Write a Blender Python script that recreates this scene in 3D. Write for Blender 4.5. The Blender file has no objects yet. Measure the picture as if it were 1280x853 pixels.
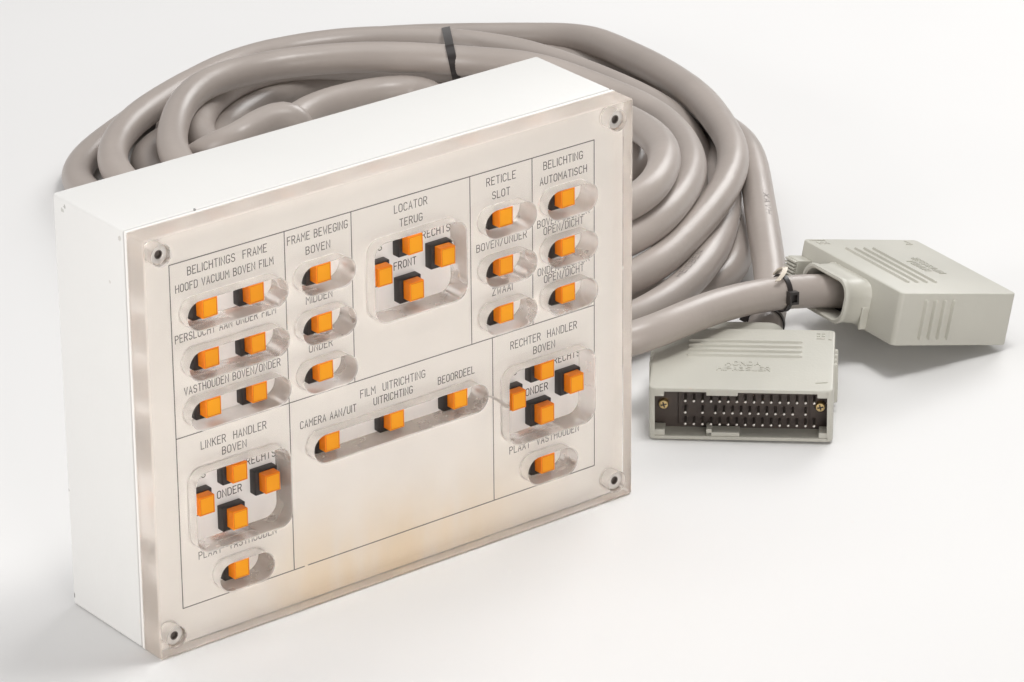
import bpy, bmesh, math, random
from mathutils import Vector, Matrix
from mathutils.geometry import convex_hull_2d
random.seed(4)
MM = 0.001
scene = bpy.context.scene
COL = scene.collection

# ------------------------------------------------------------------ camera
cam = bpy.data.cameras.new("camera"); camo = bpy.data.objects.new("camera", cam); COL.objects.link(camo)
R0 = Vector((0.7879988, -0.6156321, -0.0074196)); R1 = Vector((-0.2564497, -0.3172477, -0.9130101)); R2 = Vector((0.5597245, 0.7213536, -0.4078695))
mw = Matrix.Identity(4)
for i in range(3):
    mw[i][0] = R0[i]; mw[i][1] = -R1[i]; mw[i][2] = -R2[i]
mw[0][3], mw[1][3], mw[2][3] = -1.0945488, -1.6947762, 1.0689826
camo.matrix_world = mw
cam.sensor_fit = 'HORIZONTAL'; cam.sensor_width = 36.0; cam.lens = 36.0 * 5761.894 / 1280.0
cam.clip_start = 0.05; cam.clip_end = 60
scene.camera = camo

# ------------------------------------------------------------------ world, lamps, exposure
world = bpy.data.worlds.new("World"); scene.world = world; world.use_nodes = True
bg = world.node_tree.nodes["Background"]
bg.inputs[0].default_value = (1.0, 0.985, 0.975, 1); bg.inputs[1].default_value = 0.24

def softbox(name, loc, target, size, watts, col=(1, 1, 1)):
    l = bpy.data.lights.new(name, 'AREA'); l.shape = 'SQUARE'; l.size = size; l.energy = watts; l.color = col
    o = bpy.data.objects.new(name, l); COL.objects.link(o)
    o.location = loc
    o.rotation_euler = (Vector(target) - Vector(loc)).to_track_quat('-Z', 'Y').to_euler()
    return o
softbox("softbox_key", (0.58, -0.12, 1.60), (0.38, 0.10, 0.05), 0.42, 10.5, (1.0, 0.992, 0.975))
softbox("softbox_ceiling", (0.3, 1.3, 3.2), (0.3, 0.9, 0.0), 3.0, 28.0, (0.985, 0.99, 1.0))
softbox("softbox_fill", (-1.75, 0.3, 0.60), (0.1, 0.12, 0.12), 1.0, 17.0, (1.0, 0.985, 0.975))
softbox("softbox_right", (2.05, 0.85, 1.15), (0.55, 0.25, 0.0), 0.9, 15.0, (1.0, 0.995, 0.99))
softbox("softbox_front", (-0.45, -2.2, 0.58), (0.2, 0.0, 0.1), 1.0, 17.0, (1.0, 0.97, 0.94))

scene.view_settings.view_transform = 'Standard'; scene.view_settings.look = 'None'
scene.view_settings.exposure = 0.26; scene.view_settings.gamma = 1.0
scene.render.engine = 'CYCLES'
scene.cycles.use_denoising = True
scene.cycles.caustics_refractive = True; scene.cycles.caustics_reflective = True
scene.cycles.max_bounces = 16; scene.cycles.transmission_bounces = 16; scene.cycles.glossy_bounces = 8
scene.cycles.diffuse_bounces = 6; scene.cycles.sample_clamp_indirect = 0.0; scene.cycles.blur_glossy = 0.0

# ------------------------------------------------------------------ materials
def mat(name, col=(.8, .8, .8), rough=.5, **kw):
    m = bpy.data.materials.new(name); m.use_nodes = True
    p = m.node_tree.nodes["Principled BSDF"]
    p.inputs["Base Color"].default_value = (*col, 1); p.inputs["Roughness"].default_value = rough
    for k, v in kw.items():
        p.inputs[k].default_value = v
    return m
def nodes(m): return m.node_tree.nodes, m.node_tree.links, m.node_tree.nodes["Principled BSDF"]
def vary(m, scale, amount, bump=0.0, bscale=None, detail=4, rough=0.0):
    """mottle the base colour a little, roughen the gloss and add a fine bump"""
    N, L, p = nodes(m)
    tc = N.new("ShaderNodeTexCoord")
    nz = N.new("ShaderNodeTexNoise"); nz.inputs["Scale"].default_value = scale; nz.inputs["Detail"].default_value = detail
    L.new(tc.outputs["Object"], nz.inputs["Vector"])
    c = p.inputs["Base Color"].default_value[:3]
    r = N.new("ShaderNodeValToRGB"); r.color_ramp.elements[0].position = .3; r.color_ramp.elements[1].position = .7
    r.color_ramp.elements[0].color = (*[v * (1 - amount) for v in c], 1)
    r.color_ramp.elements[1].color = (*[min(1, v * (1 + amount)) for v in c], 1)
    L.new(nz.outputs["Fac"], r.inputs["Fac"]); L.new(r.outputs["Color"], p.inputs["Base Color"])
    if rough:
        mr = N.new("ShaderNodeMapRange"); b = p.inputs["Roughness"].default_value
        mr.inputs["To Min"].default_value = b - rough; mr.inputs["To Max"].default_value = b + rough
        L.new(nz.outputs["Fac"], mr.inputs["Value"]); L.new(mr.outputs["Result"], p.inputs["Roughness"])
    if bump:
        n2 = N.new("ShaderNodeTexNoise"); n2.inputs["Scale"].default_value = bscale or scale * 6; n2.inputs["Detail"].default_value = 3
        L.new(tc.outputs["Object"], n2.inputs["Vector"])
        b = N.new("ShaderNodeBump"); b.inputs["Strength"].default_value = bump; b.inputs["Distance"].default_value = 0.001
        L.new(n2.outputs["Fac"], b.inputs["Height"]); L.new(b.outputs["Normal"], p.inputs["Normal"])
    return m

M_ground = vary(mat("white_paper", (.718, .712, .706), .75), 3, .012)
M_white = vary(mat("white_enamel", (.715, .708, .69), .42), 14, .012, .12, 260)
M_plate = vary(mat("satin_panel", (.88, .85, .82), .45, **{"Metallic": .0}), 9, .02, rough=.05)
def plate_stain(m):
    """yellow-brown ageing that has crept up from the lower edge of the plate"""
    N, L, p = nodes(m); src = p.inputs["Base Color"].links[0].from_socket
    tc = N.new("ShaderNodeTexCoord"); sx = N.new("ShaderNodeSeparateXYZ"); L.new(tc.outputs["Object"], sx.inputs[0])
    def rng(sock, a, b):
        r = N.new("ShaderNodeMapRange"); r.interpolation_type = 'SMOOTHSTEP'; r.inputs["From Min"].default_value = a; r.inputs["From Max"].default_value = b
        L.new(sock, r.inputs["Value"]); return r.outputs["Result"]
    def mul(a, b):
        n = N.new("ShaderNodeMath"); n.operation = 'MULTIPLY'
        L.new(a, n.inputs[0])
        if isinstance(b, float): n.inputs[1].default_value = b
        else: L.new(b, n.inputs[1])
        return n.outputs[0]
    nz = N.new("ShaderNodeTexNoise"); nz.inputs["Scale"].default_value = 34; nz.inputs["Detail"].default_value = 4
    mp = N.new("ShaderNodeMapping"); mp.inputs["Scale"].default_value = (1, 1, .22); L.new(tc.outputs["Object"], mp.inputs["Vector"]); L.new(mp.outputs["Vector"], nz.inputs["Vector"])
    f = mul(mul(rng(sx.outputs["Z"], .065, .0), mul(rng(sx.outputs["X"], .03, .12), rng(sx.outputs["X"], .285, .16))), rng(nz.outputs["Fac"], .2, .6))
    mx = N.new("ShaderNodeMixRGB"); mx.inputs[2].default_value = (.87, .69, .45, 1)
    L.new(mul(f, .85), mx.inputs[0]); L.new(src, mx.inputs[1]); L.new(mx.outputs[0], p.inputs["Base Color"])
plate_stain(M_plate)
def chips(m, spots):
    """the few knocks in the paint, each at its own place"""
    N, L, p = nodes(m); src = p.inputs["Base Color"].links[0].from_socket
    tc = N.new("ShaderNodeTexCoord"); nz = N.new("ShaderNodeTexNoise"); nz.inputs["Scale"].default_value = 900; L.new(tc.outputs["Object"], nz.inputs["Vector"])
    for (x, y, z, r, c) in spots:
        d = N.new("ShaderNodeVectorMath"); d.operation = 'DISTANCE'; d.inputs[1].default_value = (x * MM, y * MM, z * MM); L.new(tc.outputs["Object"], d.inputs[0])
        a = N.new("ShaderNodeMath"); a.operation = 'MULTIPLY_ADD'; a.inputs[1].default_value = -.0016; L.new(nz.outputs["Fac"], a.inputs[0]); L.new(d.outputs["Value"], a.inputs[2])
        lt = N.new("ShaderNodeMath"); lt.operation = 'LESS_THAN'; lt.inputs[1].default_value = (r - .8) * MM; L.new(a.outputs[0], lt.inputs[0])
        mx = N.new("ShaderNodeMixRGB"); mx.inputs[2].default_value = (*c, 1); L.new(lt.outputs[0], mx.inputs[0]); L.new(src, mx.inputs[1]); src = mx.outputs[0]
    L.new(src, p.inputs["Base Color"])
chips(M_white, [(.5, 78.4, 5, 1.3, (.16, .15, .14)), (1.2, 77.8, 6.5, .9, (.3, .28, .26)), (.2, 70.6, 217.5, 1.2, (.5, .49, .46)), (.2, 68.5, 220, .9, (.42, .41, .39)), (.2, 78.6, 64, 1.0, (.3, .29, .27)),
                (.2, 30.9, 193, .85, (.6, .58, .55)), (42, 18.4, 223.6, .8, (.2, .19, .18)), (.4, 20.5, 219, 1.3, (.55, .53, .5))])
M_plate_edge = mat("panel_edge", (.75, .74, .72), .35)
M_ink = mat("black_ink", (.045, .038, .035), .6)
M_black = vary(mat("black_switch_plastic", (.022, .018, .017), .42), 60, .15)
M_orange = mat("orange_button_plastic", (1.0, .26, .008), .34, **{"Specular IOR Level": .3, "Subsurface Weight": .15, "Subsurface Radius": (.004, .0015, .0004)})
M_orange_face = mat("orange_button_face", (1.0, .37, .008), .36, **{"Specular IOR Level": .25, "Subsurface Weight": .15, "Subsurface Radius": (.004, .0015, .0004)})
M_orange_groove = mat("orange_button_groove", (.55, .10, .008), .4)
def age(m, amount):
    """each cap a little different in tone, as worn plastic is"""
    N, L, p = nodes(m); oi = N.new("ShaderNodeObjectInfo"); c = p.inputs["Base Color"].default_value[:3]
    r = N.new("ShaderNodeValToRGB"); r.color_ramp.elements[0].color = (*[v * (1 - amount) for v in c], 1); r.color_ramp.elements[1].color = (c[0], min(1, c[1] * (1 + amount)), c[2], 1)
    L.new(oi.outputs["Random"], r.inputs["Fac"]); L.new(r.outputs["Color"], p.inputs["Base Color"])
age(M_orange, .07); age(M_orange_face, .07)
M_steel = vary(mat("screw_steel", (.70, .66, .62), .33, **{"Metallic": .85}), 300, .08, .1, 900)
M_socket = mat("screw_socket", (.15, .125, .11), .45, **{"Metallic": .4})
M_dark = mat("dark_recess", (.05, .04, .035), .6)
M_cable = vary(mat("grey_cable_jacket", (.372, .326, .296), .35, **{"Specular IOR Level": .5}), 16, .07, .35, 60, rough=.08)
M_shell = vary(mat("grey_green_plastic", (.49, .476, .42), .42), 25, .035, .12, 700, rough=.04)
M_contact = vary(mat("brown_black_plastic", (.062, .046, .038), .5), 40, .2)
M_pin = mat("tinned_pin", (.62, .59, .55), .34, **{"Metallic": 1.0})
M_pinbody = mat("shaded_pin_shank", (.10, .085, .075), .4, **{"Metallic": .6})  # shadow on the pin shanks is put into this dark colour
M_brass = mat("brass_screw", (.62, .46, .22), .3, **{"Metallic": 1.0})
M_tie = mat("black_tie_nylon", (.022, .017, .016), .35)
M_tie_pale = mat("cream_tie_nylon", (.62, .55, .46), .4)

def acrylic(name, tint, veil, rough=0.0, scuff=0.0, haze=(.86, .78, .71)):
    """clear acrylic with a thin film of haze and scuffs on its surface"""
    m = bpy.data.materials.new(name); m.use_nodes = True
    N, L = m.node_tree.nodes, m.node_tree.links
    p = N["Principled BSDF"]; out = N["Material Output"]
    p.inputs["Base Color"].default_value = (*tint, 1); p.inputs["Roughness"].default_value = rough
    p.inputs["IOR"].default_value = 1.49; p.inputs["Transmission Weight"].default_value = 1.0
    d = N.new("ShaderNodeBsdfDiffuse"); d.inputs["Color"].default_value = (*haze, 1)
    mx = N.new("ShaderNodeMixShader")
    tc = N.new("ShaderNodeTexCoord"); nz = N.new("ShaderNodeTexNoise"); nz.inputs["Scale"].default_value = 22; nz.inputs["Detail"].default_value = 6; nz.inputs["Roughness"].default_value = .6
    L.new(tc.outputs["Object"], nz.inputs["Vector"])
    mr = N.new("ShaderNodeMapRange"); mr.inputs["From Min"].default_value = .3; mr.inputs["From Max"].default_value = .75
    mr.inputs["To Min"].default_value = veil - scuff; mr.inputs["To Max"].default_value = veil + scuff
    L.new(nz.outputs["Fac"], mr.inputs["Value"]); L.new(mr.outputs["Result"], mx.inputs[0])
    L.new(p.outputs[0], mx.inputs[1]); L.new(d.outputs[0], mx.inputs[2]); L.new(mx.outputs[0], out.inputs["Surface"])
    return m
M_acr = acrylic("clear_acrylic", (.992, .972, .945), .08, 0.0, .03)
M_acr_back = acrylic("clear_acrylic_back", (.995, .98, .96), .0)
M_acr_wall = acrylic("milled_acrylic_wall", (.985, .955, .925), .27, .25, .06, (.97, .92, .87))
M_acr_edge = acrylic("sawn_acrylic_edge", (.965, .915, .87), .36, .36, .08, (.86, .77, .69))  # tan reflections in the edges are put into tint and haze colour
M_print = mat("faded_cable_print", (.22, .195, .18), .6)
M_crack_rim = mat("crack_and_rim_highlight", (.9, .88, .85), .4)  # white of the crack, and of the highlight painted on the back rims

# ------------------------------------------------------------------ mesh helpers (millimetres in, metres out)
def link(name, me, parent=None):
    o = bpy.data.objects.new(name, me); COL.objects.link(o)
    if parent is not None: o.parent = parent
    return o
def empty(name, label, cat, matrix=None, group=None):
    o = bpy.data.objects.new(name, None); COL.objects.link(o); o.empty_display_size = .02
    o["label"] = label; o["category"] = cat
    if group: o["group"] = group
    if matrix is not None: o.matrix_world = matrix
    return o
def finish(bm, name, mats, parent=None, angle=32, recalc=True):
    if recalc: bmesh.ops.recalc_face_normals(bm, faces=bm.faces)
    lim = math.radians(angle)
    for f in bm.faces: f.smooth = True
    for e in bm.edges:
        if len(e.link_faces) != 2 or e.calc_face_angle(0) > lim: e.smooth = False
    bmesh.ops.scale(bm, vec=(MM, MM, MM), verts=bm.verts)
    me = bpy.data.meshes.new(name); bm.to_mesh(me); bm.free()
    for m in (mats if isinstance(mats, (list, tuple)) else [mats]): me.materials.append(m)
    return link(name, me, parent)
def box(bm, x0, x1, y0, y1, z0, z1, mi=0, bevel=0, seg=2):
    vs = [bm.verts.new((x, y, z)) for x in (x0, x1) for y in (y0, y1) for z in (z0, z1)]
    fs = []
    for q in ((0, 1, 3, 2), (4, 6, 7, 5), (0, 4, 5, 1), (2, 3, 7, 6), (0, 2, 6, 4), (1, 5, 7, 3)):
        f = bm.faces.new([vs[i] for i in q]); f.material_index = mi; fs.append(f)
    if bevel:
        es = {e for f in fs for e in f.edges}
        r = bmesh.ops.bevel(bm, geom=list(es), offset=bevel, segments=seg, profile=.5, affect='EDGES')
        for f in r['faces']: f.material_index = mi
    return fs
def rrect(cx, cz, hw, hh, r, n=12):
    pts = []
    for (sx, sz, a0) in ((1, 1, 0), (-1, 1, 90), (-1, -1, 180), (1, -1, 270)):
        for i in range(n + 1):
            a = math.radians(a0 + 90 * i / n)
            pts.append((cx + sx * (hw - r) + r * math.cos(a), cz + sz * (hh - r) + r * math.sin(a)))
    out = []
    for p in pts:
        if not out or math.hypot(p[0] - out[-1][0], p[1] - out[-1][1]) > 1e-4: out.append(p)
    if math.hypot(out[0][0] - out[-1][0], out[0][1] - out[-1][1]) < 1e-4: out.pop()
    return out
def circle(cx, cz, r, n=40): return [(cx + r * math.cos(2 * math.pi * i / n), cz + r * math.sin(2 * math.pi * i / n)) for i in range(n)]
def loft(bm, rings, mi=0, closed=True, cap0=False, cap1=False):
    """rings: lists of 3-D points of equal length, joined by quads"""
    vr = [[bm.verts.new(p) for p in r] for r in rings]
    n = len(vr[0])
    for a, b in zip(vr, vr[1:]):
        for i in range(n if closed else n - 1):
            f = bm.faces.new((a[i], a[(i + 1) % n], b[(i + 1) % n], b[i])); f.material_index = mi
    if cap0: bm.faces.new(vr[0][::-1]).material_index = mi
    if cap1: bm.faces.new(vr[-1]).material_index = mi
    return vr

# stroke lettering as engraved with a round cutter: each stroke a flat ribbon with round ends
def arc(cx, cy, rx, ry, a0, a1, n=7):
    return [(cx + rx * math.cos(math.radians(a0 + (a1 - a0) * i / n)), cy + ry * math.sin(math.radians(a0 + (a1 - a0) * i / n))) for i in range(n + 1)]
def GL():
    w = .5; g = {}
    top = lambda a0, a1: arc(.25, .76, .25, .24, a0, a1); bot = lambda a0, a1: arc(.25, .24, .25, .24, a0, a1)
    O = top(0, 180) + bot(180, 360) + [(.5, .76)]
    g['A'] = (w, [[(0, 0), (.25, 1), (.5, 0)], [(.085, .33), (.415, .33)]])
    g['B'] = (w, [[(0, .54), (0, 1), (.24, 1)] + arc(.24, .77, .22, .23, 90, -90) + [(0, .54), (0, 0), (.24, 0)] + arc(.24, .27, .26, .27, -90, 90)])
    g['C'] = (w, [top(15, 180) + bot(180, 345)])
    g['D'] = (w, [[(0, 0), (0, 1), (.22, 1)] + arc(.22, .74, .28, .26, 90, 0) + arc(.22, .26, .28, .26, 0, -90) + [(0, 0)]])
    g['E'] = (.46, [[(.46, 1), (0, 1), (0, 0), (.46, 0)], [(0, .53), (.36, .53)]])
    g['F'] = (.46, [[(.46, 1), (0, 1), (0, 0)], [(0, .53), (.36, .53)]])
    g['G'] = (w, [top(15, 180) + bot(180, 360) + [(.5, .45), (.27, .45)]])
    g['H'] = (w, [[(0, 0), (0, 1)], [(.5, 0), (.5, 1)], [(0, .52), (.5, .52)]])
    g['I'] = (.0, [[(0, 0), (0, 1)]])
    g['K'] = (w, [[(0, 0), (0, 1)], [(.48, 1), (0, .42)], [(.14, .58), (.5, 0)]])
    g['L'] = (.44, [[(0, 1), (0, 0), (.44, 0)]])
    g['M'] = (.58, [[(0, 0), (0, 1), (.29, .45), (.58, 1), (.58, 0)]])
    g['N'] = (w, [[(0, 0), (0, 1), (.5, 0), (.5, 1)]])
    g['O'] = (w, [O])
    g['P'] = (w, [[(0, 0), (0, 1), (.24, 1)] + arc(.24, .74, .26, .26, 90, -90) + [(0, .48)]])
    g['R'] = (w, [[(0, 0), (0, 1), (.24, 1)] + arc(.24, .75, .25, .25, 90, -90) + [(0, .5)], [(.25, .5), (.5, 0)]])
    g['S'] = (w, [arc(.25, .75, .24, .25, 20, 270) + arc(.25, .25, .25, .25, 90, -160)])
    g['T'] = (w, [[(0, 1), (.5, 1)], [(.25, 1), (.25, 0)]])
    g['U'] = (w, [[(0, 1)] + bot(180, 360) + [(.5, 1)]])
    g['V'] = (w, [[(0, 1), (.25, 0), (.5, 1)]])
    g['W'] = (.6, [[(0, 1), (.13, 0), (.3, .6), (.47, 0), (.6, 1)]])
    g['X'] = (w, [[(0, 0), (.5, 1)], [(0, 1), (.5, 0)]])
    g['Z'] = (w, [[(0, 1), (.5, 1), (0, 0), (.5, 0)]])
    g['3'] = (w, [arc(.23, .76, .22, .24, 150, -90) + arc(.23, .26, .26, .26, 90, -150)])
    g['/'] = (.42, [[(0, -.08), (.42, 1.08)]])
    return g
GLYPH = GL()
_bump = [0]
def ribbon(bm, pts, wid, place, mi=0):
    """flat strip along pts with mitred joints and round ends; place(u, v, k) gives the 3-D point"""
    _bump[0] = (_bump[0] + 1) % 7; k = _bump[0]
    P = []
    for p in pts:
        p = Vector(p)
        if not P or (p - P[-1]).length > 1e-4: P.append(p)
    h = wid / 2; L, Rr = [], []
    for i, p in enumerate(P):
        a = (P[i] - P[i - 1]).normalized() if i else (P[1] - P[0]).normalized()
        b = (P[i + 1] - P[i]).normalized() if i < len(P) - 1 else a
        t = (a + b)
        if t.length < 1e-3: t = a.copy()
        t.normalize(); n = Vector((-t.y, t.x)); c = max(.45, abs(t.dot(a)))
        L.append(p + n * h / c); Rr.append(p - n * h / c)
    V = lambda q: bm.verts.new(place(q.x, q.y, k))
    l = [V(q) for q in L]; r = [V(q) for q in Rr]
    for i in range(len(P) - 1):
        bm.faces.new((l[i], r[i], r[i + 1], l[i + 1])).material_index = mi
    for (end, d, va, vb) in ((P[0], (P[0] - P[1]).normalized(), l[0], r[0]), (P[-1], (P[-1] - P[-2]).normalized(), r[-1], l[-1])):
        n0 = Vector((-d.y, d.x)); arcv = []
        for j in range(1, 5):
            a = math.pi * j / 5
            s = 1 if va is r[-1] or True else 1
            q = end + d * h * math.sin(a) + n0 * h * math.cos(a) * (-1 if va is l[0] else -1)
            arcv.append(V(q))
        try: bm.faces.new([va] + arcv + [vb]).material_index = mi
        except ValueError: pass
def write(bm, text, x0, x1, z0, h, wid, place, mi=0):
    """lay text out in stroke lettering so that it runs from x0 to x1 on the baseline z0"""
    cur = 0; items = []
    for ch in text:
        if ch == ' ': cur += .48; continue
        w, st = GLYPH[ch]; items.append((cur, st)); cur += w + .26
    tot = cur - .26
    s = (x1 - x0) / max(tot, .1)
    for off, st in items:
        for pl in st:
            ribbon(bm, [(x0 + (off + u) * s, z0 + v * h) for u, v in pl], wid, place, mi)

# swept tube (points in millimetres)
def cr_path(P, step):
    P = [Vector(p) for p in P]; P = [2 * P[0] - P[1]] + P + [2 * P[-1] - P[-2]]
    out = []
    for i in range(1, len(P) - 2):
        p0, p1, p2, p3 = P[i - 1:i + 3]; n = max(1, round((p2 - p1).length / step))
        for k in range(n):
            t = k / n
            out.append(.5 * ((2 * p1) + (p2 - p0) * t + (2 * p0 - 5 * p1 + 4 * p2 - p3) * t * t + (3 * p1 - p0 - 3 * p2 + p3) * t ** 3))
    out.append(P[-2]); return out
def frames(path):
    T = []
    for i in range(len(path)):
        T.append((path[min(i + 1, len(path) - 1)] - path[max(i - 1, 0)]).normalized())
    u = T[0].orthogonal().normalized(); U = []
    for t in T:
        u = (u - t * u.dot(t)).normalized(); U.append(u.copy())
    return T, U
def tube(bm, path, rad, n=24, caps=True, mi=0):
    T, U = frames(path); rings = []
    for i, p in enumerate(path):
        v = T[i].cross(U[i]); r = rad(i) if callable(rad) else rad
        rings.append([p + (U[i] * math.cos(2 * math.pi * k / n) + v * math.sin(2 * math.pi * k / n)) * r for k in range(n)])
    loft(bm, rings, mi, True, caps, caps)
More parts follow.
